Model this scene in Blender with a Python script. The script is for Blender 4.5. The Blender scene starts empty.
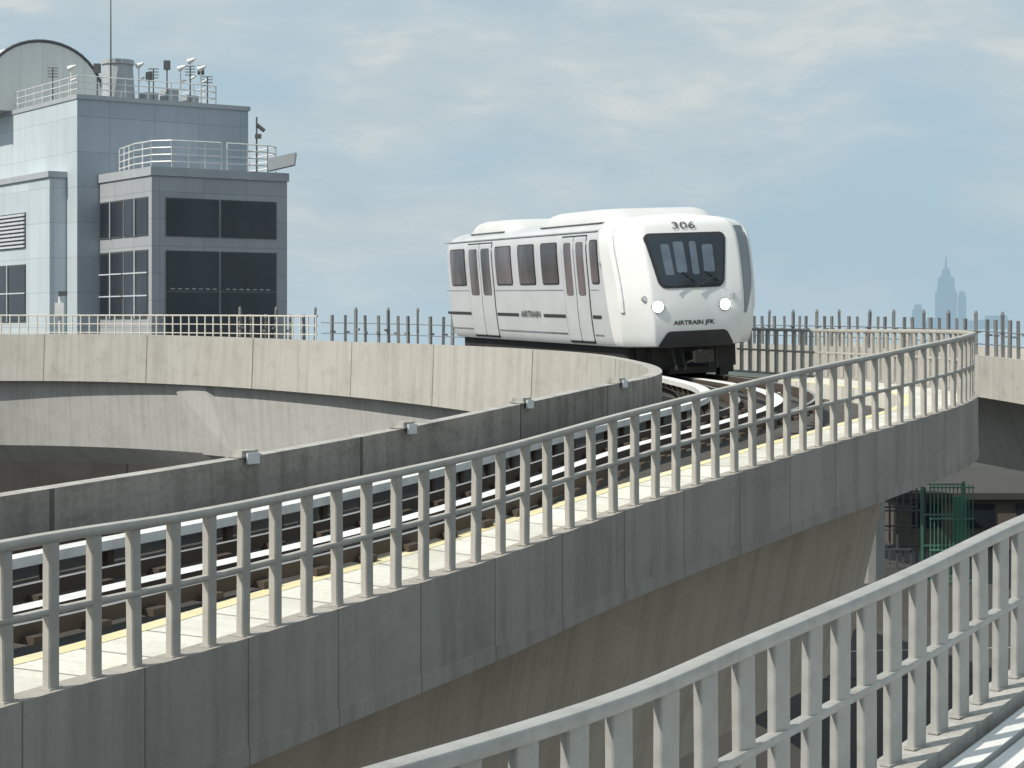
import bpy, bmesh, math, random, bisect
from mathutils import Vector, Matrix
random.seed(7)
PI=math.pi; R=math.radians
scene=bpy.context.scene; COL=scene.collection
F=1930.0; HZ=328.0
def px2(px,D): return (px-512)/F*D
def pz2(py,D): return (HZ-py)/F*D

# ------------------------------------------------------------------ materials
def newmat(name):
    m=bpy.data.materials.new(name); m.use_nodes=True
    nt=m.node_tree; b=nt.nodes['Principled BSDF']; return m,nt,b
def mth(nt,op,a,b=None,c=None):
    n=nt.nodes.new('ShaderNodeMath'); n.operation=op
    for i,x in enumerate((a,b,c)):
        if x is None: continue
        if isinstance(x,(int,float)): n.inputs[i].default_value=x
        else: nt.links.new(x,n.inputs[i])
    return n.outputs[0]
def mixc(nt,f,a,b,mode='MIX'):
    n=nt.nodes.new('ShaderNodeMix'); n.data_type='RGBA'; n.blend_type=mode
    for sock,x in ((n.inputs[0],f),(n.inputs[6],a),(n.inputs[7],b)):
        if isinstance(x,(int,float)): sock.default_value=x
        elif isinstance(x,tuple): sock.default_value=(x[0],x[1],x[2],1)
        else: nt.links.new(x,sock)
    return n.outputs[2]
def noise(nt,vec,scale,detail=4,rough=.55):
    n=nt.nodes.new('ShaderNodeTexNoise'); n.inputs['Scale'].default_value=scale
    n.inputs['Detail'].default_value=detail; n.inputs['Roughness'].default_value=rough
    if vec is not None: nt.links.new(vec,n.inputs['Vector'])
    return n.outputs['Fac']
def mapping(nt,vec,sc,loc=(0,0,0)):
    n=nt.nodes.new('ShaderNodeMapping'); n.inputs['Scale'].default_value=sc; n.inputs['Location'].default_value=loc
    nt.links.new(vec,n.inputs['Vector']); return n.outputs['Vector']
def ramp(nt,f,a,b):
    n=nt.nodes.new('ShaderNodeMapRange'); n.inputs['From Min'].default_value=a; n.inputs['From Max'].default_value=b
    nt.links.new(f,n.inputs['Value']); return n.outputs['Result']
def uvxy(nt):
    tc=nt.nodes.new('ShaderNodeTexCoord'); s=nt.nodes.new('ShaderNodeSeparateXYZ'); nt.links.new(tc.outputs['UV'],s.inputs[0])
    return tc,s.outputs[0],s.outputs[1]
def bump(nt,b,h,strength=.3,dist=.02):
    n=nt.nodes.new('ShaderNodeBump'); n.inputs['Strength'].default_value=strength; n.inputs['Distance'].default_value=dist
    nt.links.new(h,n.inputs['Height']); nt.links.new(n.outputs[0],b.inputs['Normal'])
def concrete(name,c1,c2,joint=0,streak=.6,jw=.025,rough=.9,stain=(.05,.045,.04),stainamt=.35,tonev=.2,jd=.75,patch=None):
    m,nt,b=newmat(name); tc,u,v=uvxy(nt)
    n1=noise(nt,mapping(nt,tc.outputs['UV'],(.5,.8,1)),1.0,6,.6)
    col=mixc(nt,ramp(nt,n1,.3,.7),c1,c2)
    st=noise(nt,mapping(nt,tc.outputs['UV'],(3.2,.22,1),(3,7,0)),1.0,5,.65)
    col=mixc(nt,mth(nt,'MULTIPLY',ramp(nt,st,.45,.8),streak),col,stain)
    bl=noise(nt,mapping(nt,tc.outputs['UV'],(1.1,1.6,1),(13,2,0)),1.0,6,.7)
    col=mixc(nt,mth(nt,'MULTIPLY',ramp(nt,bl,.52,.72),stainamt*.7),col,patch or stain)
    fine=noise(nt,tc.outputs['UV'],14,5,.7)
    col=mixc(nt,mth(nt,'MULTIPLY',ramp(nt,fine,.45,.75),stainamt*.5),col,stain)
    if joint:
        q=mth(nt,'DIVIDE',u,joint); fl=mth(nt,'FLOOR',q); fr=mth(nt,'FRACT',q)
        wn=nt.nodes.new('ShaderNodeTexWhiteNoise'); wn.noise_dimensions='1D'; nt.links.new(fl,wn.inputs['W'])
        tone2=mth(nt,'ADD',mth(nt,'MULTIPLY',wn.outputs['Value'],tonev),1-tonev*.8)
        cv=nt.nodes.new('ShaderNodeCombineColor')
        for i in range(3): nt.links.new(tone2,cv.inputs[i])
        col=mixc(nt,1.0,col,cv.outputs[0],'MULTIPLY')
        j=mth(nt,'LESS_THAN',fr,jw/joint)
        col=mixc(nt,mth(nt,'MULTIPLY',j,jd),col,(c1[0]*.2,c1[1]*.2,c1[2]*.2))
    nt.links.new(col,b.inputs['Base Color']); b.inputs['Roughness'].default_value=rough
    bump(nt,b,fine,.35,.01)
    return m
def plain(name,c,rough=.6,metal=0,var=.25,scale=3,dirt=(.06,.05,.045),spec=.5):
    m,nt,b=newmat(name); tc=nt.nodes.new('ShaderNodeTexCoord')
    n1=noise(nt,tc.outputs['Object'],scale,6,.65)
    col=mixc(nt,mth(nt,'MULTIPLY',ramp(nt,n1,.4,.8),var),c,dirt)
    nt.links.new(col,b.inputs['Base Color']); b.inputs['Roughness'].default_value=rough; b.inputs['Metallic'].default_value=metal
    b.inputs['Specular IOR Level'].default_value=spec
    return m
def panels(name,c,pu,pv,rough=.5,metal=.1,jw=.05,dark=.35,var=.12):
    m,nt,b=newmat(name); tc,u,v=uvxy(nt)
    qu=mth(nt,'DIVIDE',u,pu); qv=mth(nt,'DIVIDE',v,pv)
    j=mth(nt,'MAXIMUM',mth(nt,'LESS_THAN',mth(nt,'FRACT',qu),jw/pu),mth(nt,'LESS_THAN',mth(nt,'FRACT',qv),jw/pv))
    cmb=nt.nodes.new('ShaderNodeCombineXYZ'); nt.links.new(mth(nt,'FLOOR',qu),cmb.inputs[0]); nt.links.new(mth(nt,'FLOOR',qv),cmb.inputs[1])
    wn=nt.nodes.new('ShaderNodeTexWhiteNoise'); wn.noise_dimensions='2D'; nt.links.new(cmb.outputs[0],wn.inputs['Vector'])
    t=mth(nt,'ADD',mth(nt,'MULTIPLY',wn.outputs['Value'],var),1-var*.7)
    cv=nt.nodes.new('ShaderNodeCombineColor')
    for i in range(3): nt.links.new(t,cv.inputs[i])
    col=mixc(nt,1.0,c,cv.outputs[0],'MULTIPLY')
    st=noise(nt,mapping(nt,tc.outputs['UV'],(1.2,.15,1)),1,5,.6)
    col=mixc(nt,mth(nt,'MULTIPLY',ramp(nt,st,.4,.8),.25),col,(c[0]*.5,c[1]*.5,c[2]*.5))
    col=mixc(nt,mth(nt,'MULTIPLY',j,1-dark),col,(c[0]*.35,c[1]*.35,c[2]*.35))
    nt.links.new(col,b.inputs['Base Color']); b.inputs['Roughness'].default_value=rough; b.inputs['Metallic'].default_value=metal
    return m
def emis(name,c,s):
    m,nt,b=newmat(name); b.inputs['Base Color'].default_value=(*c,1); b.inputs['Emission Color'].default_value=(*c,1); b.inputs['Emission Strength'].default_value=s
    return m
def glassy(name,c1,c2,scale=1.5,rough=.12,sq=(1,1,.5)):
    m,nt,b=newmat(name); tc=nt.nodes.new('ShaderNodeTexCoord')
    n1=noise(nt,mapping(nt,tc.outputs['Object'],sq),scale,3,.5)
    nt.links.new(mixc(nt,ramp(nt,n1,.42,.62),c1,c2),b.inputs['Base Color']); b.inputs['Roughness'].default_value=rough
    b.inputs['Specular IOR Level'].default_value=.6
    return m
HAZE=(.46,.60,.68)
M={}
M['fascia']=concrete('fascia_concrete',(.355,.325,.29),(.41,.38,.34),1.45,.55,.022,stain=(.14,.125,.11),stainamt=.3,tonev=.12,jd=.55)
M['conc']=concrete('pale_concrete',(.42,.40,.36),(.48,.46,.42),7.3,.45,.07,stainamt=.45,tonev=.08,stain=(.18,.16,.14))
M['conc_low']=concrete('girder_concrete',(.38,.37,.35),(.44,.43,.41),0,.4,stain=(.15,.14,.125))
M['dark_conc']=concrete('weathered_shaded_concrete',(.26,.24,.215),(.35,.33,.30),4.6,.65,.06,stain=(.07,.062,.055),stainamt=.75)  # stained; base also darkened to paint in shade on the track-side parapet face
M['coping']=concrete('coping_concrete',(.38,.365,.34),(.47,.455,.42),0,.5,stainamt=.7)
M['web']=concrete('bounce_lit_girder_concrete',(.58,.49,.39),(.66,.57,.46),0,.5,stain=(.30,.22,.16))  # warm pale base paints in light bounced up from the ground
M['walk']=concrete('walkway_concrete',(.60,.585,.52),(.78,.765,.70),.9,.4,.04,stain=(.32,.30,.24),stainamt=.7,patch=(.66,.58,.34))
M['yellow']=concrete('worn_yellow_edge',(.66,.57,.28),(.74,.68,.46),0,.4,stain=(.45,.42,.33),stainamt=.5)
M['bed']=concrete('track_bed',(.055,.05,.046),(.095,.088,.078),0,.5,.12,stain=(.025,.022,.02))
M['steel']=plain('rail_steel',(.36,.36,.35),.45,.4,.4,2)
M['alu']=plain('aluminium_rail',(.78,.78,.76),.5,0,.35,3)
M['rust']=plain('rusty_steel',(.08,.06,.045),.8,.2,.4,4)
M['railing']=plain('railing_paint',(.45,.43,.39),.55,.1,.5,4,(.22,.18,.14))
M['railing2']=plain('railing_grey_paint',(.38,.375,.355),.5,.1,.55,5,(.18,.165,.14))
M['farrail']=plain('far_railing_paint',(.62,.585,.52),.6,.1,.3,2)
M['farpost']=plain('far_post_grey',(.20,.205,.21),.6,.2,.3,2)
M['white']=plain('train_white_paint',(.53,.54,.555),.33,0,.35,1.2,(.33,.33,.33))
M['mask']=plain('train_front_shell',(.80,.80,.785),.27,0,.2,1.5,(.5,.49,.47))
M['trgrey']=plain('train_grey_paint',(.22,.235,.25),.4,.1,.3,2)
M['corner']=plain('train_corner_shade',(.17,.185,.20),.35,.1,.3,1.5,(.30,.31,.32))
M['roofw']=plain('train_roof_white',(.62,.62,.61),.45,0,.3,1.5,(.36,.35,.33))
M['seam']=plain('dark_rubber',(.03,.03,.032),.6,0,.1)
M['groove']=plain('grey_seam',(.08,.085,.09),.6,0,.1)
M['black']=plain('underframe_black',(.025,.024,.023),.7,.1,.4,4,(.07,.055,.045))
M['tglass']=glassy('train_window_glass',(.045,.036,.038),(.14,.115,.12),.9,.12,(1,1,.3))
M['wglass']=glassy('windscreen_glass',(.010,.013,.017),(.03,.04,.05),.7,.08,(1,.2,.1))
M['wglass2']=plain('windscreen_interior_view',(.13,.17,.21),.15,0,.5,2.5,(.03,.04,.05))
M['bglass']=glassy('building_glass',(.012,.016,.022),(.03,.036,.045),.3,.1)
M['panel']=panels('blue_grey_panels',(.40,.45,.50),3.2,2.3,dark=.6)
M['panelL']=panels('sunlit_blue_panels',(.54,.60,.635),3.2,2.3,dark=.65)  # paler copy of the tower panels, sun-side brightness painted in
M['panelB']=panels('grey_box_panels',(.40,.41,.43),3.0,1.7,dark=.6)
M['trim']=plain('grey_metal_trim',(.42,.44,.46),.5,.1,.2,1)
M['vault']=panels('vault_panels',(.74,.74,.70),1.6,30,.5,.05,dark=.75)
M['wht']=plain('white_metal',(.75,.75,.73),.5,.1,.25,2)
M['louvre']=plain('louvre_white',(.62,.64,.66),.5,.1,.2,2)
M['dkmetal']=plain('dark_metal',(.09,.095,.10),.6,.2,.3,3)
M['green']=glassy('green_glass',(.05,.17,.11),(.10,.27,.18),1.2,.3)
M['brown']=plain('brown_cladding',(.10,.08,.065),.8,0,.4,1)
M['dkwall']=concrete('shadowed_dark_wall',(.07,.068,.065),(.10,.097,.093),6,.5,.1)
M['roofdk']=plain('dark_flat_roof',(.05,.046,.042),.9,0,.4,.6)
M['lamp']=emis('headlamp_lit',(1,.98,.92),30)
def hazed(name,c,fmin,fmax,hz=HAZE,maxf=1.0):  # aerial haze painted in as sky-coloured emission growing with distance
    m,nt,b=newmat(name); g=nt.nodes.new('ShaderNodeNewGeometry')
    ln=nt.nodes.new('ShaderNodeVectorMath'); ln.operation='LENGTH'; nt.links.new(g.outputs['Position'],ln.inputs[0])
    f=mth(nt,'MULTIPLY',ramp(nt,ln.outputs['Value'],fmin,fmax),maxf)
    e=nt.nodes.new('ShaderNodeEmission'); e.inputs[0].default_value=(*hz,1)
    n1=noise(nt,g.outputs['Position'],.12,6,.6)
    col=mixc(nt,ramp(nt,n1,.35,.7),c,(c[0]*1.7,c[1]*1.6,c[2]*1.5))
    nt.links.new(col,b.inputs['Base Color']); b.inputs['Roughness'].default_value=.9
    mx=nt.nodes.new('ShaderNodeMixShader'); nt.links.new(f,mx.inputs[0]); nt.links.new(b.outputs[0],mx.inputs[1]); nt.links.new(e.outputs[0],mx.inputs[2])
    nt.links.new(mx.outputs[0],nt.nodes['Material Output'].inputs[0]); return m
M['ground']=hazed('hazed_asphalt',(.035,.033,.03),130,700)
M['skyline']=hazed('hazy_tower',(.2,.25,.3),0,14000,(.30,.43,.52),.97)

# ------------------------------------------------------------------ mesh helpers
class MB:
    def __init__(s): s.v=[];s.f=[];s.uv=[];s.m=[]
    def quad(s,pts,uv=None,mi=0):
        b=len(s.v); s.v+= [tuple(p) for p in pts]; s.f.append(tuple(range(b,b+len(pts))))
        if uv is None:
            p=[Vector(q) for q in pts]; n=(p[1]-p[0]).cross(p[2]-p[0])
            if abs(n.z)>.7*n.length: uv=[(q.x,q.y) for q in p]
            else:
                h=Vector((-n.y,n.x,0)); h=h.normalized() if h.length>1e-9 else Vector((1,0,0))
                uv=[(q.dot(h),q.z) for q in p]
        s.uv.append(uv); s.m.append(mi)
    def hexa(s,c,mi=0):
        for idx in ((0,3,2,1),(4,5,6,7),(0,1,5,4),(1,2,6,5),(2,3,7,6),(3,0,4,7)): s.quad([c[i] for i in idx],None,mi)
    def box(s,x0,x1,y0,y1,z0,z1,T=None,mi=0):
        c=[(x0,y0,z0),(x1,y0,z0),(x1,y1,z0),(x0,y1,z0),(x0,y0,z1),(x1,y0,z1),(x1,y1,z1),(x0,y1,z1)]
        if T: c=[T(*p) for p in c]
        s.hexa([Vector(p) for p in c],mi)
    def tube(s,a,b,r,n=8,r2=None,mi=0,cap=True):
        a=Vector(a);b=Vector(b);d=(b-a).normalized(); r2=r if r2 is None else r2
        u=d.orthogonal().normalized(); w=d.cross(u)
        A=[a+(u*math.cos(2*PI*i/n)+w*math.sin(2*PI*i/n))*r for i in range(n)]
        B=[b+(u*math.cos(2*PI*i/n)+w*math.sin(2*PI*i/n))*r2 for i in range(n)]
        for i in range(n):
            j=(i+1)%n; s.quad([A[i],A[j],B[j],B[i]],None,mi)
        if cap: s.quad(A[::-1],None,mi); s.quad(B,None,mi)
    def grid(s,rows,mi=0,closed=False,uvs=None):
        b=len(s.v); nr=len(rows); nc=len(rows[0])
        for r in rows: s.v+=[tuple(p) for p in r]
        for i in range(nr-1):
            for j in range(nc if closed else nc-1):
                k=(j+1)%nc
                s.f.append((b+i*nc+j,b+i*nc+k,b+(i+1)*nc+k,b+(i+1)*nc+j))
                if uvs: s.uv.append([uvs[i][j],uvs[i][j+1] if j+1<len(uvs[i]) else uvs[i][j],uvs[i+1][j+1] if j+1<len(uvs[i]) else uvs[i+1][j],uvs[i+1][j]])
                else: s.uv.append([(j,i),(j+1,i),(j+1,i+1),(j,i+1)])
                s.m.append(mi)
    def build(s,name,mats,parent=None,smooth=False,sharp=None):
        me=bpy.data.meshes.new(name); me.from_pydata(s.v,[],s.f)
        ul=me.uv_layers.new(name='UVMap'); k=0
        for fi,f in enumerate(s.f):
            for j in range(len(f)):
                ul.data[k].uv=s.uv[fi][j]; k+=1
        if not isinstance(mats,(list,tuple)): mats=[mats]
        for mm in mats: me.materials.append(mm)
        me.polygons.foreach_set('material_index',s.m)
        me.update()
        bm=bmesh.new(); bm.from_mesh(me)
        bmesh.ops.recalc_face_normals(bm,faces=bm.faces)
        if sharp:
            for e in bm.edges:
                if len(e.link_faces)==2 and e.calc_face_angle(0)>R(sharp): e.smooth=False
        bm.to_mesh(me); bm.free()
        if smooth: me.polygons.foreach_set('use_smooth',[True]*len(me.polygons))
        o=bpy.data.objects.new(name,me); COL.objects.link(o)
        if parent: o.parent=parent
        return o
def thing(name,label,cat,loc=(0,0,0),rot=(0,0,0),group=None):
    o=bpy.data.objects.new(name,None); COL.objects.link(o); o.location=loc; o.rotation_euler=rot; o.empty_display_size=.3
    o['label']=label; o['category']=cat
    if group: o['group']=group
    return o
def cr(p0,p1,p2,p3,t):
    return .5*((2*p1)+(-p0+p2)*t+(2*p0-5*p1+4*p2-p3)*t*t+(-p0+3*p1-3*p2+p3)*t*t*t)
def crl(P,t):
    n=len(P); i=max(0,min(n-2,int(math.floor(t)))); f=t-i
    g=lambda k:P[max(0,min(n-1,k))]
    return tuple(cr(a,b,c,d,f) for a,b,c,d in zip(g(i-1),g(i),g(i+1),g(i+2)))

# ------------------------------------------------------------------ guideway path
WH=.75
PAIRS=[((-5.1,9.4,-2.70),(-9.6,12.4,-1.98)),((-3.5,13.2,-2.60),(-7.6,15.7,-1.90)),((-2.49,15.4,-2.59),(-6.4,17.8,-1.83)),
((-1.59,17.3,-2.53),(-5.25,19.8,-1.73)),((-.12,20,-2.37),(-3.15,23,-1.54)),((1.5,22.7,-2.09),(-1.43,26.0,-1.35)),
((3.75,26,-1.73),(.3,29.8,-1.14)),((5.87,29.2,-1.46),(1.5,32.0,-.97)),((7.6,32.2,-1.25),(2.5,34.6,-.88)),
((8.5,35.6,-1.17),(2.9,37.4,-.81)),((8.45,40,-1.15),(2.8,41,-.73)),((7.6,46,-1.15),(1.95,45.6,-.61)),
((5.9,51.5,-1.1),(0.0,51.2,-.53)),((3.4,58,-1.0),(-2.75,58.3,-.48)),((.2,65,-.85),(-6,65,-.44)),((-4.5,71,-.7),(-10.5,70.3,-.32)),
((-11,76,-.6),(-15.5,73.3,-.23)),((-19,79.5,-.57),(-21,75.2,-.25)),((-30,81,-.57),(-30.5,76,-.27)),((-42,80.5,-.57),(-42,75.5,-.27))]
PP=[a+(b[0],b[1],b[2]-WH) for a,b in PAIRS]; TN=len(PP)-1
class Frame:
    def __init__(s,fn,T,step=.06):
        s.fn=fn; s.ts=[]; s.ss=[]; s.T=T; last=None; acc=0
        n=int(T/step)
        for i in range(n+1):
            t=T*i/n; q=fn(t); c=Vector((q[0],q[1]))
            if last is not None: acc+=(c-last).length
            last=c; s.ts.append(t); s.ss.append(acc)
        s.len=acc
    def t_at(s,a):
        i=min(max(bisect.bisect_left(s.ss,a),1),len(s.ss)-1); d=s.ss[i]-s.ss[i-1]
        f=(a-s.ss[i-1])/d if d>0 else 0
        return s.ts[i-1]+(s.ts[i]-s.ts[i-1])*f
    def s_at(s,t):
        k=t/s.T*(len(s.ts)-1); i=int(min(k,len(s.ts)-2)); return s.ss[i]+(s.ss[i+1]-s.ss[i])*(k-i)
    def pt(s,t,side,d,dz):
        ox,oy,oz,ix,iy,iz=s.fn(t); w=math.hypot(ix-ox,iy-oy); nx,ny=(ix-ox)/w,(iy-oy)/w
        k=max(0,min(1,d/w))
        if side=='o': return Vector((ox+nx*d,oy+ny*d,oz+(iz-oz)*k+dz))
        return Vector((ix-nx*d,iy-ny*d,iz+(oz-iz)*k+dz))
    def extrude(s,name,prof,t0,t1,mats,parent,mis=None,closed=True,step=.07):
        mb=MB(); n=max(2,int((t1-t0)/step)); m=len(prof)
        segs=[(i,(i+1)%m) for i in range(m if closed else m-1)]
        ts=[t0+(t1-t0)*i/n for i in range(n+1)]
        rows=[[s.pt(t,*p) for p in prof] for t in ts]; su=[s.s_at(t) for t in ts]
        v=0
        for si,(a,b) in enumerate(segs):
            L=(rows[0][a]-rows[0][b]).length
            uvs=[[(u,v),(u,v+L)] for u in su]
            mb.grid([[r[a],r[b]] for r in rows],mi=(mis[si] if mis else 0),uvs=uvs); v+=L
        if closed:
            mb.quad(rows[0][::-1]); mb.quad(rows[-1])
        return mb.build(name,mats,parent)
G=Frame(lambda t:crl(PP,t),TN)
gw=thing('elevated_guideway','curving elevated concrete train guideway sweeping from lower left round to under the white train','guideway',(0,0,0))
T0,T1=0,TN
G.extrude('fascia',[('o',0,0),('o',.24,0),('o',.24,-1.04),('o',0,-1.04)],T0,T1,M['fascia'],gw)
G.extrude('fascia_lip',[('o',-.014,-.90),('o',.2,-.90),('o',.2,-1.06),('o',-.014,-1.06)],T0,T1,M['fascia'],gw)
G.extrude('walkway_slab',[('o',.243,-.03),('o',1.32,-.03),('o',1.32,-.42),('o',.243,-.42)],T0,T1,M['walk'],gw)
G.extrude('walkway_edge_stripe',[('o',1.10,-.026),('o',1.30,-.026)],T0,T1,M['yellow'],gw,closed=False)
G.extrude('track_bed',[('o',1.1,-.36),('i',-.05,-.02),('i',-.05,-.4),('o',1.1,-.8)],T0,T1,M['bed'],gw)
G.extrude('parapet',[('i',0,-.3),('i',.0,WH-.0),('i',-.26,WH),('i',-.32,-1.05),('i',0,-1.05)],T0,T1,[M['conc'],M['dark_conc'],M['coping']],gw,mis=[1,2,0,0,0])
G.extrude('girder',[('o',.26,-.98),('o',1.5,-1.0),('o',2.3,-4.5),('i',1.0,-4.3),('i',.35,-3.6),('i',.12,-1.03),('i',.3,-.5),('o',.26,-.5)],T0,T1,[M['conc_low'],M['web']],gw,mis=[1,1,0,0,0,0,0,0])
for d in (1.48,2.92):
    G.extrude('running_rail',[('i',d-.035,.14),('i',d+.035,.14),('i',d+.035,.0),('i',d-.035,.0)],T0,T1,[M['steel'],M['rust']],gw,mis=[0,1,1,1])
G.extrude('reaction_rail',[('i',2.08,.11),('i',2.32,.11),('i',2.32,.02),('i',2.08,.02)],T0,T1,[M['alu'],M['rust']],gw,mis=[0,1,1,1])
G.extrude('power_rail',[('i',.30,.16),('i',.36,.16),('i',.36,.24),('i',.30,.24)],T0,T1,M['rust'],gw)
G.extrude('cover_board',[('i',.75,.19),('i',.97,.19),('i',.97,.29),('i',.75,.29)],T0,T1,M['alu'],gw)
fb=MB(); a=.2
while a<G.len-.5:
    t=G.t_at(a)
    for d in (1.48,2.92):
        c=[G.pt(tt,'i',dd,zz) for zz in (-.02,.045) for tt,dd in ((t,d-.17),(t,d+.17),(G.t_at(a+.2),d+.17),(G.t_at(a+.2),d-.17))]
        fb.hexa(c)
    c=[G.pt(tt,'i',dd,zz) for zz in (-.02,.188) for tt,dd in ((t,.82),(t,.9),(G.t_at(a+.08),.9),(G.t_at(a+.08),.82))]
    fb.hexa(c)
    a+=.75
o=fb.build('rail_fastening',M['rust'],gw); o['kind']='stuff'
def yaw(t,side='o'):
    a=G.pt(t-.02,side,0,0); b=G.pt(t+.02,side,0,0); d=b-a; return math.atan2(d.y,d.x)
def nearest_t(px,side,t0,t1,dz=0):
    best=None
    for i in range(600):
        t=t0+(t1-t0)*i/600; p=G.pt(t,side,0,dz); e=abs(512+F*p.x/p.y-px)
        if best is None or e<best[0]: best=(e,t)
    return best[1]
ta,tb=nearest_t(232,'i',13,18),nearest_t(200,'i',13,18); tc_,td=nearest_t(206,'i',13,18),nearest_t(172,'i',13,18)
b=MB(); b.hexa([G.pt(ta,'i',.05,-3.62),G.pt(tb,'i',.12,-3.62),G.pt(tb,'i',.6,-3.62),G.pt(ta,'i',.6,-3.62),
                G.pt(tc_,'i',-.06,-1.07),G.pt(td,'i',.02,-1.07),G.pt(td,'i',.4,-1.07),G.pt(tc_,'i',.4,-1.07)])
b.build('pier_shoulder',M['conc_low'],gw)
ordn=['nearest the left edge','second from the left','third from the left','farthest along, nearest the train']
for k,px in enumerate((248,408,525,622)):
    t=nearest_t(px,'i',0,9); p=G.pt(t,'i',-.1,WH); ya=yaw(t,'i')
    th=thing('junction_box','small pale box on top of the dark inner parapet, '+ordn[k],'junction box',p,(0,0,ya),'boxes on the inner parapet')
    b=MB(); b.box(-.19,.19,-.13,.12,.0,.03); b.box(-.15,.15,-.10,.09,.03,.08); b.build('housing',M['coping'],th)
    b=MB(); b.box(-.11,.11,-.16,-.132,-.08,.05); b.build('bracket',M['louvre'],th)
    b=MB(); b.tube((.14,-.05,.05),(.26,-.05,-.0),.015,6); b.build('conduit',M['dkmetal'],th)
for t in (2.5,17.6,18.7):
    c=(G.pt(t,'o',2.6,0)+G.pt(t,'i',1.4,0))/2; ya=yaw(t)
    def TT(x,y,z,c=c,ya=ya): return (c.x+x*math.cos(ya)-y*math.sin(ya),c.y+x*math.sin(ya)+y*math.cos(ya),z)
    b=MB(); b.box(-.7,.7,-.9,.9,-10.2,c.z-3.9,TT); b.build('pier',M['conc_low'],gw)

# ------------------------------------------------------------------ railings
def post_mesh(name,w,dp,h,mat):
    b=MB(); e=min(w,dp)*.15; rows=[]
    prof=[(w/2-e,-dp/2),(w/2,-dp/2+e),(w/2,dp/2-e),(w/2-e,dp/2),(-w/2+e,dp/2),(-w/2,dp/2-e),(-w/2,-dp/2+e),(-w/2+e,-dp/2)]
    for z in (0,h): rows.append([(x,y,z) for x,y in prof])
    b.grid(rows,closed=True); b.quad(rows[1]); b.quad(rows[0][::-1])
    b.box(-w*.65,w*.65,-dp*.7,dp*.7,0,.012)
    return b.build(name,mat)
def railing(fr,root,side,d,a0,a1,sp,h,w,dp,mat,rails,dz0=0,jit=.0,turn=0):
    proto=None; a=a0
    while a<=a1:
        t=fr.t_at(a); p=fr.pt(t,side,d,dz0); q=fr.pt(min(fr.T,t+.03),side,d,dz0)-fr.pt(max(0,t-.03),side,d,dz0)
        if proto is None: o=proto=post_mesh('post',w,dp,h,mat)
        else: o=proto.copy(); COL.objects.link(o)
        o.parent=root; o.location=p; o.rotation_euler=(random.uniform(-jit,jit),random.uniform(-jit,jit),math.atan2(q.y,q.x)+turn+random.uniform(-jit,jit)*3)
        a+=sp
    for (zz,rw,rh) in rails:
        b=MB(); n=int((a1-a0)/.3)+1; rows=[]
        for i in range(n+1):
            t=fr.t_at(a0-.1+(a1-a0+.2)*i/n); c=fr.pt(t,side,d,dz0+zz)
            e=fr.pt(t,side,d+.1,dz0+zz)-c; e.z=0; e.normalize()
            prof=[(math.copysign(abs(math.cos(x))**.45,math.cos(x))*rw,math.copysign(abs(math.sin(x))**.45,math.sin(x))*rh) for x in [2*PI*(j+.5)/12 for j in range(12)]]
            rows.append([c+e*x+Vector((0,0,z)) for x,z in prof])
        b.grid(rows,closed=True); b.build('top_rail' if zz>h*.8 else 'mid_rail',mat,root,smooth=True,sharp=35)
r1=thing('walkway_railing','long light railing along the outer walkway edge of the curving guideway','railing')
sL=G.s_at(11.9)
railing(G,r1,'o',.10,.25,sL,.505,1.1,.12,.07,M['railing'],[(1.09,.055,.038),(.56,.036,.027)],.0,jit=.012)
r2=thing('far_railing','pale yellowish railing on the far side of the guideway before the building','railing')
s320=G.s_at(nearest_t(318,'o',13,18))
railing(G,r2,'o',.10,s320,G.len-.5,(G.len-s320)/90,1.12,.05,.05,M['farrail'],[(1.1,.035,.03),(.75,.022,.018),(.4,.022,.018)],.0)
def slim_fence(root,fr,side,d,a0,a1,sp,z0,h):
    a=a0;k=0
    while a<a1:
        t=fr.t_at(a); p=fr.pt(t,side,d,z0); b=MB(); hh=h*(1.0 if k%3 else 1.12)
        b.box(-.045,.045,-.05,.05,0,hh); b.box(-.05,.05,-.05,.16,hh*.55,hh*.6)
        if k%3==0: b.tube((0,0,hh),(0.0,.0,hh+.12),.07,6,.03)
        o=b.build('fence_post',M['farpost'],root); o.location=p; o.rotation_euler=(random.uniform(-.02,.02),random.uniform(-.03,.03),k*.7)
        a+=sp*random.choice((.75,1,1.25)); k+=1
r3=thing('slim_post_fence','row of slim dark posts behind the parapet between the building and the train','fence')
slim_fence(r3,G,'o',-.12,G.s_at(12.2),s320+4.5,.72,-.35,1.5)
t3=G.t_at(s320)
for z in (.45,.85):
    b=MB(); n=50; pts=[G.pt(12.2+(t3-12.2)*i/n,'o',-.12,z) for i in range(n+1)]
    for i in range(n): b.tube(pts[i],pts[i+1],.018,5,cap=False)
    b.build('wire_rail',M['farpost'],r3)

# ------------------------------------------------------------------ right far guideway
RP=[(8.2,84,-.62),(10.6,77,-.65),(12.9,69,-.72),(14.3,62,-.82),(15.0,56,-.95),(15.2,50,-1.1),(14.9,44,-1.25),(14,38,-1.4)]
def rfn(t):
    p=crl(RP,t); q=crl(RP,min(len(RP)-1,t+.05)); q0=crl(RP,max(0,t-.05)); dx,dy=q[0]-q0[0],q[1]-q0[1]; L=math.hypot(dx,dy)
    n=(-dy/L,dx/L)
    return p+(p[0]+n[0]*6,p[1]+n[1]*6,p[2])
RG=Frame(rfn,len(RP)-1)
g2=thing('right_guideway','second concrete guideway crossing beyond the curve at the right edge','guideway')
TR=RG.T
RG.extrude('parapet',[('o',0,0),('o',.25,0),('o',.25,-1.3),('o',0,-1.3)],0,TR,M['conc'],g2)
RG.extrude('deck',[('o',.253,-.9),('i',.253,-.9),('i',.253,-1.25),('o',.253,-1.25)],0,TR,M['conc_low'],g2)
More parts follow.
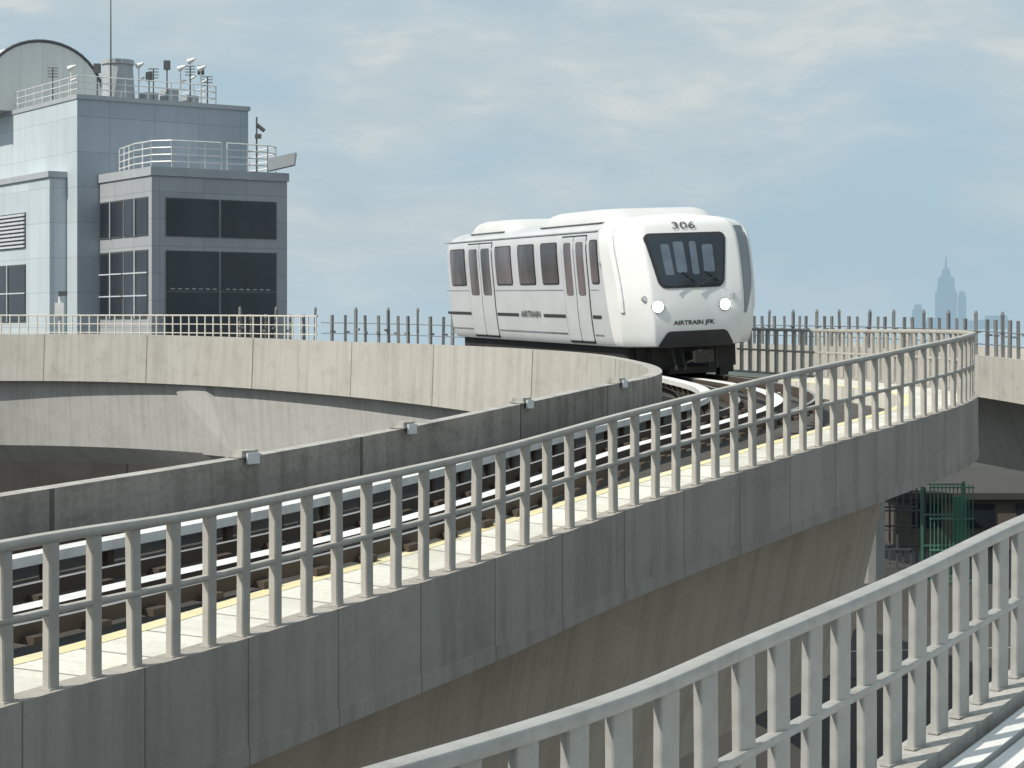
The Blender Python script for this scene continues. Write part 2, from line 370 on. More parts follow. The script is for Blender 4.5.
RG.extrude('far_parapet',[('i',0,0),('i',.25,0),('i',.25,-1.3),('i',0,-1.3)],0,TR,M['conc'],g2)
RG.extrude('girder',[('o',1.6,-1.255),('o',2.6,-3.9),('i',1.9,-3.9),('i',1.3,-1.255)],0,TR,M['conc_low'],g2)
for t in (1.2,3.3):
    c=(RG.pt(t,'o',3,0)); b=MB(); b.tube((c.x,c.y,-10.2),(c.x,c.y,-4.3),.8,16); b.tube((c.x,c.y,-5.2),(c.x,c.y,-4.0),.8,16,1.4); b.build('pier',M['conc_low'],g2)
r4=thing('right_post_fence','slim dark fence posts along the distant guideway at the right, under the hazy towers','fence')
slim_fence(r4,RG,'o',.12,.5,RG.len-2,.75,-.02,1.15)
for z in (.35,.75):
    b=MB(); n=40; pts=[RG.pt(TR*i/n,'o',.12,z) for i in range(n+1)]
    for i in range(n): b.tube(pts[i],pts[i+1],.02,5,cap=False)
    b.build('wire_rail',M['farpost'],r4)

# ------------------------------------------------------------------ near platform at lower right
NP=[(-3.6,4.6,-2.86),(-1.6,6.2,-2.86),(-.44,7.6,-2.84),(.5,9,-2.84),(1.245,10.1,-2.76),(2.44,12,-2.66),(3.68,14,-2.52),(5.2,16.5,-2.42),(7.1,20,-2.3),(9.2,24,-2.2)]
def nfn(t):
    p=crl(NP,t); q=crl(NP,min(len(NP)-1,t+.05)); q0=crl(NP,max(0,t-.05)); dx,dy=q[0]-q0[0],q[1]-q0[1]; L=math.hypot(dx,dy)
    return p+(p[0]+dy/L*4.2,p[1]-dx/L*4.2,p[2])
NG=Frame(nfn,len(NP)-1)
g3=thing('near_walkway_deck','concrete edge and pale slatted deck of the nearer walkway in the lower right corner','walkway')
NG.extrude('kerb',[('o',-.12,0),('o',.16,0),('o',.16,-.7),('o',-.12,-.7)],0,NG.T,M['coping'],g3)
NG.extrude('channel',[('o',.163,-.10),('o',.24,-.10),('o',.24,-.6),('o',.163,-.6)],0,NG.T,M['dark_conc'],g3)
for k in range(16):
    d=.25+k*.225
    NG.extrude('deck_board',[('o',d,-.04),('o',d+.165,-.04),('o',d+.165,-.10),('o',d,-.10)],2,NG.T,M['wht'],g3)
NG.extrude('base_slab',[('o',.243,-.2),('i',0,-.2),('i',0,-.6),('o',.243,-.6)],0,NG.T,M['bed'],g3)
r5=thing('near_railing','nearest grey metal railing rising across the lower right corner','railing')
railing(NG,r5,'o',0,.2,NG.len-.3,.42,1.1,.15,.055,M['railing2'],[(1.1,.062,.04),(.55,.04,.028)],.0,jit=.012,turn=-.15)

# ------------------------------------------------------------------ train
Lh=6.9; Z0=.67
HWK=[(.16,1.44),(.26,1.49),(.5,1.53),(.9,1.57),(1.6,1.61),(2.2,1.645),(2.55,1.65),(2.75,1.61),(2.88,1.53),(2.98,1.39),(3.05,1.16),(3.10,.8),(3.13,.25)]
YFK=[(.16,-.10),(.26,-.07),(.45,-.03),(.75,0),(1.15,0),(1.5,-.05),(2.0,-.18),(2.5,-.33),(2.75,-.42),(2.95,-.52),(3.05,-.68),(3.10,-.95),(3.13,-1.5)]
YRK=[(.16,-.12),(.4,-.03),(1.0,0),(2.0,-.04),(2.6,-.10),(2.88,-.2),(3.05,-.4),(3.10,-.7),(3.13,-1.1)]
def key(K,z):
    if z<=K[0][0]: return K[0][1]
    for i in range(len(K)-1):
        if z<=K[i+1][0]:
            g=lambda k:K[max(0,min(len(K)-1,k))]
            f=(z-K[i][0])/(K[i+1][0]-K[i][0])
            def sl(k):
                a,b=g(k-1),g(k+1); return (b[1]-a[1])/(b[0]-a[0]) if b[0]!=a[0] else 0
            h=K[i+1][0]-K[i][0]; m0=sl(i)*h; m1=sl(i+1)*h; p0=K[i][1]; p1=K[i+1][1]
            return (2*f**3-3*f*f+1)*p0+(f**3-2*f*f+f)*m0+(-2*f**3+3*f*f)*p1+(f**3-f*f)*m1
    return K[-1][1]
hw=lambda z:key(HWK,z); yf=lambda z:Lh+key(YFK,z); yr=lambda z:Lh+key(YRK,z)
KC=.64; DEP=.58
def drop(k,dep=DEP,kc=KC):
    k=min(1,abs(k)); a=.05*(min(k,kc)/kc)**2
    if k>kc:
        s=(k-kc)/(1-kc); r=.10
        a+=dep*((s*s/(2*r)) if s<r else (s-r/2))/(1-r/2)
    return a
def plan(z,k,off=0,yfn=None,dep=DEP,kc=KC):
    h=hw(z); y=(yfn or yf)(z)-drop(k,dep,kc)*min(1,h/1.2); e=1e-3
    if abs(k)>=.999: n=Vector((math.copysign(1,k),.35,0)).normalized()
    else:
        dy=-(drop(abs(k)+e,dep,kc)-drop(max(0,abs(k)-e),dep,kc))/(2*e*h); n=Vector((-dy*math.copysign(1,k) if k else 0,1,0)).normalized()
    return (h*k+n.x*off,y+n.y*off,Z0+z)
KS=[1,.985,.96,.92,.88,.83,.78,.74,.71,.69,.68,.67,.66,.65,.64,.5,.35,.2,.08]
KS=KS+[0]+[-k for k in KS[::-1]]
def front_pt(x,z,off=0):
    h=hw(z); k=max(-.998,min(.998,x/h)); return plan(z,k,off)
def side_pt(y,z,off=0,sx=1): return (sx*(hw(z)+off),y,Z0+z)
tr=thing('train','white driverless train car with lit headlights coming round the curve','train',(2.06,51.55,-1.15),(R(-.95),R(2.4),R(199.4)))
tr.scale=(1.08,1.02,1.04)
b=MB(); zs=[.16,.19,.26,.38,.5,.8,1.1,1.4,1.7,2.0,2.2,2.4,2.55,2.68,2.78,2.86,2.93,2.98,3.03,3.07,3.10,3.12,3.13]
rows=[]
for z in zs:
    fr=[plan(z,k) for k in KS]
    rr=[(-x,-y,zz) for (x,y,zz) in [plan(z,k,0,yr,.35,.8) for k in KS]]
    rows.append(fr+rr)
b.grid(rows,closed=True); b.quad(rows[-1]); b.quad(rows[0][::-1])
b.build('body',M['white'],tr,smooth=True,sharp=25)
def yb(z): return Lh-DEP-.55-.16*z
b=MB(); rows=[]; mz=[.18,.22,.3,.4,.6,.8,1.0,1.3,1.6,1.9,2.2,2.4,2.55,2.68,2.78,2.86,2.93,2.98,3.03,3.07,3.1]
for z in mz:
    y0=yb(z)
    rows.append([(hw(z),y0,Z0+z),(hw(z)+.035,y0,Z0+z)]+[plan(z,k,.035) for k in KS]+[(-hw(z)-.035,y0,Z0+z),(-hw(z),y0,Z0+z)])
y0=yb(3.1)
rows.append([(x*.5,y0+(y-y0)*.8,Z0+3.15) for x,y,_ in rows[-1]]); rows.append([(0,y0+.3,Z0+3.16) for _ in rows[-1]])
b.grid(rows); mk=b.build('front_shell',M['mask'],tr,smooth=True,sharp=25); mk['label']='glossy white angular front shell'
b=MB()
for sx in (1,-1): b.grid([[side_pt(yb(z)-.06,z,.008,sx),side_pt(yb(z),z,.008,sx)] for z in mz[:-2]])
b.build('shell_seam',M['groove'],tr)
for sx in (1,-1):
    b=MB(); rows=[]
    for z in [.95,1.2,1.5,1.8,2.1,2.4,2.7,2.85]:
        rows.append([plan(z,sx*k,o_) for k,o_ in ((.995,.03),(.99,.07),(.955,.07),(.945,.03))])
    b.grid(rows); b.build('edge_fin',M['mask'],tr,smooth=False)
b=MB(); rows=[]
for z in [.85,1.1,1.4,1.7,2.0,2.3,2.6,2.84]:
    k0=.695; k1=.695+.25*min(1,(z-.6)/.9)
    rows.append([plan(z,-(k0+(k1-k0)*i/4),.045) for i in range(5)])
b.grid(rows); b.build('corner_shade',M['corner'],tr)  # grey patch painting shade on the nose chamfer turned from the sun
def rrect(z,z0,z1,r):
    d=min(z-z0,z1-z); return 0 if d>=r else r-math.sqrt(max(0,r*r-(r-d)**2))
def zrows(z0,z1,r,n=10):
    a=[z0+r*(1-math.cos(PI/2*i/4)) for i in range(5)]; c=[z1-r*(1-math.cos(PI/2*i/4)) for i in range(4,-1,-1)]
    return a+[z0+r+(z1-z0-2*r)*i/n for i in range(1,n)]+c
def side_patch(name,y0,y1,z0,z1,off,mat,parent,r=.08,sx=1):
    b=MB(); rows=[]
    for z in zrows(z0,z1,r):
        k=rrect(z,z0,z1,r); rows.append([side_pt(y0+k,z,0,sx),side_pt(y0+k,z,off,sx),side_pt((y0+y1)/2,z,off,sx),side_pt(y1-k,z,off,sx),side_pt(y1-k,z,0,sx)])
    b.grid(rows); return b.build(name,mat,parent)
def front_patch(name,xf,z0,z1,off,mat,parent,r=.12,xc=lambda z:0,nx=24):
    b=MB(); rows=[]
    for z in zrows(z0,z1,r):
        h=xf(z)-rrect(z,z0,z1,r); c=xc(z)
        rows.append([front_pt(c-h+2*h*i/nx,z,off) for i in range(nx+1)])
    b.grid(rows); return b.build(name,mat,parent,smooth=True)
U=lambda u:-Lh+.05+u*(2*Lh-.35)
for sx in (1,-1):
    for (u0,u1) in ((.055,.150),(.35,.44),(.485,.572),(.613,.695),(.860,.892)):
        w=side_patch('window',U(u0)-.03,U(u1)+.03,1.60,2.62,.014,M['seam'],tr,.08,sx)
        side_patch('pane',U(u0),U(u1),1.63,2.59,.022,M['tglass'],w,.07,sx)
    for (u0,u1) in ((.172,.325),(.722,.84)):
        mid=(u0+u1)/2
        for a,c in ((u0,mid-.0016),(mid+.0016,u1)):
            s=side_patch('door',U(a)-.04,U(c)+.04,.21,2.75,.006,M['seam'],tr,.05,sx)
            side_patch('leaf',U(a),U(c),.26,2.71,.016,M['white'],s,.04,sx)
            side_patch('door_window',U(a)+.16,U(c)-.16,1.34,2.59,.026,M['tglass'],s,.08,sx)
    for z,h,mt in ((.80,.075,'seam'),(.40,.03,'trgrey'),(1.46,.012,'trgrey')):
        for (a,c) in ((.005,.165),(.333,.46 if z==.80 else .715),(.60,.715),(.848,.888)):
            b=MB(); b.grid([[side_pt(U(a),z+dz,.012,sx),side_pt(U(c),z+dz,.012,sx)] for dz in (0,h)]); b.build('side_stripe',M[mt],tr)
    b=MB(); b.grid([[side_pt(U(.003),2.80+dz,o_,sx),side_pt(U(.885),2.80+dz,o_,sx)] for dz,o_ in ((0,0),(.005,.03),(.03,.03),(.035,0))]); b.build('gutter',M['trgrey'],tr)
XC=.13
xfw=lambda z:.70+.22*(z-1.5)/1.2
ws=front_patch('windscreen',lambda z:xfw(z)+.06,1.46,2.70,.05,M['seam'],tr,.16,lambda z:XC)
front_patch('glass',xfw,1.51,2.65,.062,M['wglass'],ws,.13,lambda z:XC)
for (x0,hw_,z0,z1) in ((.50,.10,1.75,2.45),(.2,.12,1.8,2.5),(-.12,.08,1.75,2.5),(-.45,.13,1.8,2.42)):
    front_patch('interior_view',lambda z,h=hw_:h,z0,z1,.068,M['wglass2'],ws,.05,lambda z,x=x0:XC+x*(1+.1*(z-2)),4)
for x0,x1 in ((-.05,-.50),(.45,.05)):
    x0+=XC; x1+=XC
    b=MB(); b.tube(front_pt(x0,1.47,.1),front_pt(x1,1.68,.1),.014,6); b.tube(front_pt(x1-.12,1.60,.1),front_pt(x1+.16,1.82,.1),.012,6); b.build('wiper',M['seam'],ws)
front_patch('coupler_recess',lambda z:.90-.6*max(0,z-.15),.14,.50,.05,M['seam'],tr,.08,lambda z:.05)
for sx in (1,-1):
    for (x,z,r,lit) in ((.78,1.06,.115,1),(.99,1.24,.055,0)):
        c=Vector(front_pt(sx*x+XC+.05,z,.03)); b=MB(); d=Vector((sx*.12,1,.02)).normalized()
        b.tube(c-d*.12,c+d*.03,r*1.2,20); h=b.build('headlight' if lit else 'marker_light',M['trgrey'],tr)
        b=MB(); b.tube(c+d*.02,c+d*.045,r,20); b.build('lens',M['lamp'] if lit else M['alu'],h)
for (y0,y1) in ((-5.6,-1.6),(.1,5.4)):
    b=MB(); rows=[]
    for z,h,e in ((2.85,1.42,0),(3.02,1.39,.1),(3.16,1.35,.35),(3.27,1.28,.8),(3.33,1.15,1.2),(3.34,.4,1.8)):
        ym=(y0+y1)/2; hy=(y1-y0)/2-e*.6
        rows.append([(h*math.copysign(abs(math.cos(t))**.35,math.cos(t)),ym+hy*math.copysign(abs(math.sin(t))**.35,math.sin(t)),Z0+z) for t in [2*PI*i/40 for i in range(40)]])
    b.grid(rows,closed=True); b.quad(rows[-1]); b.build('roof_pod',M['roofw'],tr,smooth=True,sharp=50)
    b=MB(); b.box(-1.41,1.41,y0+.6,y1-.6,Z0+2.99,Z0+3.02); b.build('pod_groove',M['groove'],tr)
b=MB(); b.tube((.6,-.7,Z0+3.1),(.6,-.7,Z0+3.3),.03,6); b.build('antenna',M['dkmetal'],tr)
b=MB(); b.box(-1.3,1.3,-6.2,5.9,.3,.84); b.box(-.9,.9,5.5,6.3,.28,.82); b.build('underframe',M['black'],tr)
for yb_ in (-4.4,4.4):
    b=MB(); b.box(-.85,.85,yb_-1.1,yb_+1.1,.22,.42)
    for sx in (-1,1): b.box(sx*1.0-.06,sx*1.0+.06,yb_-1.2,yb_+1.2,.28,.5)
    bg=b.build('bogie',M['black'],tr)
    for sx in (-1,1):
        for dy in (-.8,.8):
            b=MB(); b.tube((sx*.66,yb_+dy,.32),(sx*.78,yb_+dy,.32),.31,24); b.tube((sx*.78,yb_+dy,.32),(sx*.84,yb_+dy,.32),.16,16); b.build('wheel',M['rust'],bg)
b=MB(); b.box(-.09,.09,6.0,7.0,.52,.66); b.tube((0,6.9,.59),(0,7.1,.59),.15,12); b.box(-.22,.22,7.0,7.14,.46,.72); b.box(-.55,.55,6.3,6.5,.2,.34); b.tube((-.4,6.4,.34),(-.15,7.0,.52),.03,6); b.tube((.4,6.4,.34),(.15,7.0,.52),.03,6)
for x in (-.5,-.3,.32,.55): b.tube((x,6.6,.8),(x*.9,6.75,.3),.035,6)
b.build('coupler',M['black'],tr)
b=MB(); b.box(-1.15,1.15,6.0,6.1,.16,.82); b.box(-.95,-.75,6.0,6.25,.1,.7); b.box(.75,.95,6.0,6.25,.1,.7); b.build('pilot',M['black'],tr)
def lettering(name,txt,size,fn,mat,parent,ext=1.0,bold=0.01):
    cu=bpy.data.curves.new('lettering','FONT'); cu.body=txt; cu.size=size; cu.align_x='CENTER'; cu.align_y='CENTER'; cu.offset=bold*size; cu.resolution_u=3
    ob=bpy.data.objects.new('lettering',cu); COL.objects.link(ob)
    dg=bpy.context.evaluated_depsgraph_get(); me=bpy.data.meshes.new_from_object(ob.evaluated_get(dg))
    bpy.data.objects.remove(ob)
    for v in me.vertices: v.co=Vector(fn(v.co.x*ext,v.co.y))
    me.materials.clear(); me.materials.append(mat); o=bpy.data.objects.new(name,me); COL.objects.link(o); o.parent=parent; return o
lettering('number_marking','306',.32,lambda x,y:front_pt(XC-x,2.86+y*.72,.06),M['groove'],tr,1.2,.0)
lettering('front_marking','AIRTRAIN JFK',.135,lambda x,y:front_pt(XC-x,.68+y,.05),M['seam'],tr,1.15,.03)
lettering('side_marking','AIRTRAIN',.22,lambda x,y:side_pt(U(.53)+x,.86+y,.02,1),M['groove'],tr,1.5,.02)
lettering('side_number_marking','306',.13,lambda x,y:side_pt(U(.908)+x,2.05+y,.045,1),M['trgrey'],tr,1.0,.02)

# ------------------------------------------------------------------ terminal building (left)
ca,sa=math.cos(R(35)),math.sin(R(35)); OX,OY=-22.4,120.0
def BT(u,v,z): return (OX+u*ca-v*sa, OY+u*sa+v*ca, z)
bl=thing('office_building','blue-grey panelled office block with dark windows and rooftop railings at the left','building')
b=MB(); b.box(-1.48,10.9,8.2,40,-10,14.95,BT); b.build('tower',M['panel'],bl)
b=MB(); b.box(-1.53,-1.482,8.2,40,-10,14.95,BT); b.build('sunlit_side_face',M['panelL'],bl)
b=MB(); b.box(-1.6,11.02,8.1,40.1,14.953,15.25,BT); b.build('parapet',M['trim'],bl)
b=MB(); b.box(0,9.5,0,8.19,-10,9.5,BT); b.build('front_block',M['panelB'],bl)
b=MB(); b.box(-.1,9.6,-.1,8.19,9.503,10.05,BT); b.build('roof_edge',M['trim'],bl)
b=MB(); b.box(-2.7,-1.54,10,40,-10,9.9,BT); b.build('side_wing',M['panelL'],bl)
b=MB(); b.box(-2.85,-1.54,9.85,40,9.903,10.3,BT); b.build('wing_roof_edge',M['trim'],bl)
def win_front(u0,u1,z0,z1):
    b=MB(); b.box(u0,u1,-.06,.0-.003,z0,z1,BT); w=b.build('window',M['dkmetal'],bl)
    b=MB(); b.box(u0+.1,u1-.1,-.075,-.063,z0+.1,z1-.1,BT); b.build('pane',M['bglass'],w)
    return w
def win_left(uf,v0,v1,z0,z1,n,rows=1,lm='trim'):
    b=MB(); b.box(uf-.06,uf-.003,v0,v1,z0,z1,BT); w=b.build('window',M['dkmetal'],bl)
    b=MB(); b.box(uf-.075,uf-.063,v0+.1,v1-.1,z0+.1,z1-.1,BT); b.build('pane',M['bglass'],w)
    b=MB()
    for i in range(1,n): x=v0+(v1-v0)*i/n; b.box(uf-.14,uf-.078,x-.06,x+.06,z0,z1,BT)
    for i in range(1,rows): z=z0+(z1-z0)*i/rows; b.box(uf-.13,uf-.079,v0,v1,z-.04,z+.04,BT)
    if n>1 or rows>1: b.build('mullion',M[lm],w)
for u0,u1 in ((.95,4.62),(4.75,8.7)):
    win_front(u0,u1,5.75,8.15); w_=win_front(u0,u1,2.35,4.85); win_front(u0,u1,-.6,2.3)
    b=MB()
    for k in range(7): x=u0+.3+k*.48; b.box(x,x+.28,-.10,-.078,2.42,2.5,BT)
    b.build('blind_edge',M['trim'],w_)
for v0,v1 in ((.5,4.2),(4.4,8.0)):
    win_left(0,v0,v1,5.8,8.2,2); win_left(0,v0,v1,.6,4.9,2,3,'louvre')
win_left(-2.7,14.2,24,.4,4.3,3,2,'louvre')
b=MB(); b.box(-2.73,-2.703,14.2,22,5.4,7.8,BT); lv=b.build('louvre_panel',M['dkmetal'],bl)
b=MB()
for k in range(9): z=5.45+k*.265; b.box(-2.85,-2.74,14.25,21.95,z,z+.14,BT)
b.build('louvre_blades',M['louvre'],lv)
b=MB(); rows=[]; uvs=[]; VV=(20,26,32,44)
for i in range(25):
    t=PI*i/24; row=[BT(.9-4.6*math.cos(t),v,15.25+5.1*math.sin(t)**.8) for v in VV]; rows.append(row); uvs.append([(v,i*.6) for v in VV])
b.grid(rows,uvs=uvs); b.quad([r[0] for r in rows],None); b.build('vaulted_roof',M['vault'],bl)
b=MB()
for i in range(24): b.tube(rows[i][0],rows[i+1][0],.12,6)
b.build('vault_rim',M['groove'],bl)
b=MB(); cx=BT(2.3,10.5,15.25); b.tube(cx,(cx[0],cx[1],17.7),1.15,20,1.0); b.tube((cx[0],cx[1],17.7),(cx[0],cx[1],18.0),1.1,20); b.build('rooftop_drum',M['trim'],bl)
b=MB(); b.tube((cx[0]-.2,cx[1]-1.3,15),(cx[0]-.2,cx[1]-1.3,24),.07,6,.03); b.build('mast',M['dkmetal'],bl)
def roof_rail(pts,h,n_r,rad,mat,sp=1.1):
    b=MB()
    for (a,c) in zip(pts[:-1],pts[1:]):
        a=Vector(a);c=Vector(c);L=(c-a).length;n=max(1,int(L/sp))
        for i in range(n+1):
            p=a+(c-a)*i/n; b.tube(p,p+Vector((0,0,h)),rad,5)
        for k in range(n_r):
            z=Vector((0,0,h*(k+1)/n_r)); b.tube(a+z,c+z,rad,5)
    b.build('roof_railing',mat,bl)
roof_rail([BT(1.3,7.9,10.05),BT(.6,4,10.05),BT(.7,1.6,10.05),BT(1.6,.5,10.05),BT(4.9,.2,10.05)],1.75,4,.045,M['wht'])
roof_rail([BT(5.3,.2,10.05),BT(8.2,.2,10.05),BT(9.2,1,10.05),BT(9.3,5,10.05)],1.75,4,.045,M['wht'])
roof_rail([BT(-1.3,38,15.25),BT(-1.3,8.6,15.25),BT(8.6,8.5,15.25),BT(8.7,14,15.25)],1.3,3,.035,M['wht'],1.5)
for (u,v,h,kind) in ((.2,9,2.0,0),(4.3,9.2,2.2,1),(5.2,9,2.6,0),(6.2,9,2.3,2),(7.0,9.2,2.6,1),(7.7,9,2.4,2),(8.4,9.4,2.0,1),(-.8,11,2.0,2),(-.9,14,2.4,1),(3.6,10,2.4,2),(4.8,11,2.0,0),(7.4,10,3.0,2),(8.2,10,2.6,0)):
    p=Vector(BT(u,v,15.25)); b=MB(); b.tube(p,p+Vector((0,0,h)),.05,6)
    if kind==0: b.box(-.2,.2,-.2,.2,h-.4,h+.2,lambda x,y,z:(p.x+x,p.y+y,p.z+z))
    elif kind==1:
        for k in range(4): b.tube(p+Vector((-.35,0,h-.2*k)),p+Vector((.35,0,h-.2*k)),.035,5)
    else: b.tube(p+Vector((-.1,-.1,h)),p+Vector((.4,-.3,h+.2)),.22,10,.06); b.tube(p+Vector((0,0,h*.6)),p+Vector((.4,0,h*.7)),.08,6)
    b.build('rooftop_equipment',M['wht' if kind==2 else 'dkmetal'],bl)
for k in range(3):
    u=3.9+k*1.5; b=MB(); b.box(u,u+.9,9.5,10.6,15.25,15.9+.3*(k%2),BT); b.build('plant_box',M['trim'],bl)
p=Vector(BT(7.6,.6,10.05)); b=MB(); b.tube(p,p+Vector((0,0,3.6)),.06,6); b.tube(p+Vector((0,0,3.1)),p+Vector((.5,0,2.7)),.13,8); b.box(-.1,.3,-.1,.1,2.2,2.5,lambda x,y,z:(p.x+x,p.y+y,p.z+z)); b.build('camera_pole',M['dkmetal'],bl)
p=Vector(BT(8.6,-.3,10.05)); b=MB(); c=[(p.x-.6,p.y,p.z+.1),(p.x+1.1,p.y,p.z+.5),(p.x+1.1,p.y+.8,p.z+.5),(p.x-.6,p.y+.8,p.z+.1),(p.x-.6,p.y,p.z+.9),(p.x+1.2,p.y,p.z+1.3),(p.x+1.2,p.y+.8,p.z+1.3),(p.x-.6,p.y+.8,p.z+.9)]; b.hexa([Vector(x) for x in c]); b.build('floodlight',M['trim'],bl)
p=Vector((px2(60,84),84,-1)); cm=thing('camera_post','short white post with boxes beside the left guideway railing, in front of the building','camera post',p)
b=MB(); b.tube((0,0,0),(0,0,2.4),.07,8); b.build('pole',M['wht'],cm)
b=MB(); b.box(-.2,.2,-.15,.15,1.5,2.1); b.build('cabinet',M['wht'],cm)
b=MB(); b.box(-.06,.3,-.08,.08,2.4,2.6); b.build('camera',M['dkmetal'],cm)

# ------------------------------------------------------------------ ground & low things
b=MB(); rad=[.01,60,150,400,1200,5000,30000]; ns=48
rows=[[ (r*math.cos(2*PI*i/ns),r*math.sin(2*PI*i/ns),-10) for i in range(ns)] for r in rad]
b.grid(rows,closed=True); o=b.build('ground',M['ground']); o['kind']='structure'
M['road']=concrete('road_asphalt',(.05,.048,.045),(.075,.07,.066),0,.3)
b=MB(); b.quad([(-40,48,-9.98),(60,62,-9.98),(60,71,-9.98),(-40,57,-9.98)]); o=b.build('road',M['road']); o['kind']='structure'
b=MB()
for k in range(24):
    x=-40+k*4.2; f=lambda x:52.5+(x+40)*.14; b.quad([(x,f(x)-.08,-9.975),(x+2,f(x+2)-.08,-9.975),(x+2,f(x+2)+.08,-9.975),(x,f(x)+.08,-9.975)])
o=b.build('road_marking',M['trim']); o['kind']='structure'
ub=thing('added_dark_block','added dark block for the shaded recess under the far curved beam at the left','backdrop',(-30,90,-10))  # added block; its dark colour stands in for the shaded recess
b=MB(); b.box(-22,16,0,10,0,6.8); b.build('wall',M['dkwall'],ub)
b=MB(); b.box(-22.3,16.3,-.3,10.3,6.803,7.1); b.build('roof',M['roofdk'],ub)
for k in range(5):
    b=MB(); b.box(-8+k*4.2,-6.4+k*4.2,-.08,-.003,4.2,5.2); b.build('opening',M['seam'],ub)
DG=76
sx0,sx1=px2(926,DG),px2(968,DG)
sh=thing('green_lattice_enclosure','tall open green steel lattice enclosure standing below the right guideway','enclosure',((sx0+sx1)/2,DG,-10))
w=(sx1-sx0)/2
for k in range(12):
    x=-w+k*2*w/11; b=MB(); b.box(x-.018,x+.018,-.82,-.785,.1,3.9); b.build('vertical_bar',M['green'],sh)
for k in range(4):
    for y in (-.8,.8):
        b=MB(); b.box(-w-.04,w+.04,y-.08,y-.025,.1+1.22*k,.16+1.22*k); b.build('crossbar',M['green'],sh)
for x in (-w,w):
    b=MB(); b.box(x-.05,x+.05,.7,.8,0,3.9); b.build('corner_post',M['green'],sh)
b=MB(); b.box(0.15,w-.1,-.3,-.27,.6,3.4); b.build('glass_panel',M['green'],sh)
lb=thing('service_building','low dark flat-roofed building at ground level by the right edge','building',(24,92,-10))
b=MB(); b.box(-6.5,14,-4,6,0,2.2); b.build('wall',M['brown'],lb)
b=MB(); b.box(-6.8,14.3,-4.3,6.3,2.203,2.5); b.build('roof',M['roofdk'],lb)
for k in range(7):
    b=MB(); b.box(-5.8+k*2.4,-4.4+k*2.4,-4.08,-4.003,.9,2.0); b.build('window',M['bglass'],lb)
sc=thing('steel_framework','dark open steel framework standing left of the green enclosure','framework',(px2(904,80),80,-10))
for i in range(4):
    for j in (0,1.6): b=MB(); b.box(-.85+i*.57-.04,-.85+i*.57+.04,j-.03,j+.03,0,3.4); b.build('upright',M['dkmetal'],sc)
for z in (.8,1.6,2.4,3.2):
    for j in (0,1.6): b=MB(); b.box(-.9,.9,j-.09,j-.035,z,z+.07); b.build('crossbar',M['dkmetal'],sc)

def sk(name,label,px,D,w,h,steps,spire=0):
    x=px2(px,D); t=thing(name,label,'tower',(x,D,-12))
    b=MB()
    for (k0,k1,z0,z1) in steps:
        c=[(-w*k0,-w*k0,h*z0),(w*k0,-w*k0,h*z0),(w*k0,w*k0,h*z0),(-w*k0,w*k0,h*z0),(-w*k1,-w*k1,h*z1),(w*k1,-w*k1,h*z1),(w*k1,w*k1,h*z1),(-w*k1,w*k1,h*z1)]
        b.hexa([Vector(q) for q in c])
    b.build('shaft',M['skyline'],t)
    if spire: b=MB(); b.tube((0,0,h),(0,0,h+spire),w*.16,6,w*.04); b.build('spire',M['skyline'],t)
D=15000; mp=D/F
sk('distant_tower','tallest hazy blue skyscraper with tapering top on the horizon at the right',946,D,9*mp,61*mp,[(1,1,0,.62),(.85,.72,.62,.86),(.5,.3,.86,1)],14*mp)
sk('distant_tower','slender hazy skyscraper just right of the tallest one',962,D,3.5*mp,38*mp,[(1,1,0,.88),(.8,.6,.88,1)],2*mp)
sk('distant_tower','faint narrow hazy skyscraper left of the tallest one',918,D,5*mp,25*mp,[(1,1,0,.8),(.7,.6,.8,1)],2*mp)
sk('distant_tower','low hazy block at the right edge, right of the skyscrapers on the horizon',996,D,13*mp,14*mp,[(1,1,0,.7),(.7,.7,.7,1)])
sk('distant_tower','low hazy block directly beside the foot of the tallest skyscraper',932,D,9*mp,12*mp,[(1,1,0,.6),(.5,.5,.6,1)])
sk('distant_tower','low wide hazy block between the slender skyscraper and the right edge',974,D,9*mp,9*mp,[(1,1,0,.6),(.8,.5,.6,1)])

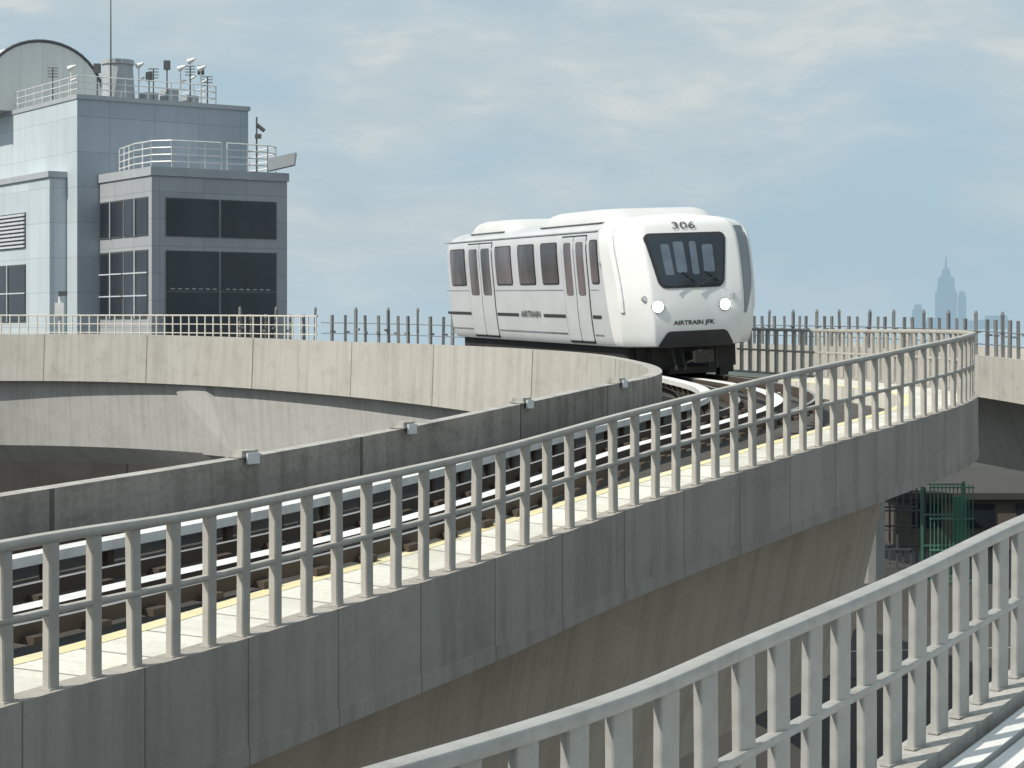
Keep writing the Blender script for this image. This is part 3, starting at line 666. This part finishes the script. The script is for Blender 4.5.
# ------------------------------------------------------------------ world & sun
w=bpy.data.worlds.new('World'); scene.world=w; w.use_nodes=True; nt=w.node_tree; bg=nt.nodes['Background']
EL=47
sd=Vector((-.87*math.cos(R(EL)),-.49*math.cos(R(EL)),math.sin(R(EL)))).normalized()
sk_=nt.nodes.new('ShaderNodeTexSky'); sk_.sky_type='NISHITA'; sk_.sun_disc=False; sk_.sun_elevation=R(EL); sk_.sun_rotation=math.atan2(sd.x,sd.y)%(2*PI)
sk_.dust_density=2.0
tc=nt.nodes.new('ShaderNodeTexCoord'); sp=nt.nodes.new('ShaderNodeSeparateXYZ'); nt.links.new(tc.outputs['Generated'],sp.inputs[0])
warp=nt.nodes.new('ShaderNodeTexNoise'); warp.inputs['Scale'].default_value=9; warp.inputs['Detail'].default_value=3; nt.links.new(tc.outputs['Generated'],warp.inputs['Vector'])
va=nt.nodes.new('ShaderNodeVectorMath'); va.operation='SCALE'; nt.links.new(warp.outputs['Color'],va.inputs[0]); va.inputs['Scale'].default_value=.045
vb=nt.nodes.new('ShaderNodeVectorMath'); vb.operation='ADD'; nt.links.new(tc.outputs['Generated'],vb.inputs[0]); nt.links.new(va.outputs[0],vb.inputs[1])
big=noise(nt,mapping(nt,vb.outputs[0],(5,5,17),(3.1,1.7,.4)),1.0,6,.55)
puff=noise(nt,mapping(nt,vb.outputs[0],(13,13,48),(9.1,4.7,2.0)),1.0,7,.58)
mask=mth(nt,'MULTIPLY',ramp(nt,big,.34,.56),.85)
col=mixc(nt,.85,sk_.outputs[0],(4.35,6.0,7.1))
cloudc=mixc(nt,ramp(nt,puff,.34,.64),(4.9,5.9,6.4),(6.1,6.7,6.8))
col=mixc(nt,mask,col,cloudc)
hi=mth(nt,'MULTIPLY',ramp(nt,puff,.54,.70),mth(nt,'MULTIPLY',ramp(nt,big,.40,.58),.55))
col=mixc(nt,hi,col,(7.3,7.4,7.0))
hzf=ramp(nt,sp.outputs[2],.05,.0)
col=mixc(nt,mth(nt,'MULTIPLY',hzf,.7),col,(4.65,6.1,7.0))
nt.links.new(col,bg.inputs[0]); bg.inputs[1].default_value=.098
sl=bpy.data.lights.new('sun','SUN'); sl.energy=4.5; sl.angle=R(.6); sl.color=(1,.95,.86); so=bpy.data.objects.new('sun',sl); COL.objects.link(so)
so.rotation_euler=sd.to_track_quat('Z','Y').to_euler(); so.location=(0,0,60)
cam=bpy.data.cameras.new('camera'); cam.lens=F/1024*36; cam.sensor_width=36; cam.shift_y=-(384-HZ)/1024; cam.clip_end=80000; cam.clip_start=.1
co=bpy.data.objects.new('camera',cam); COL.objects.link(co); co.rotation_euler=(R(90),0,0); scene.camera=co
scene.view_settings.view_transform='Standard'; scene.view_settings.look='None'; scene.view_settings.exposure=0
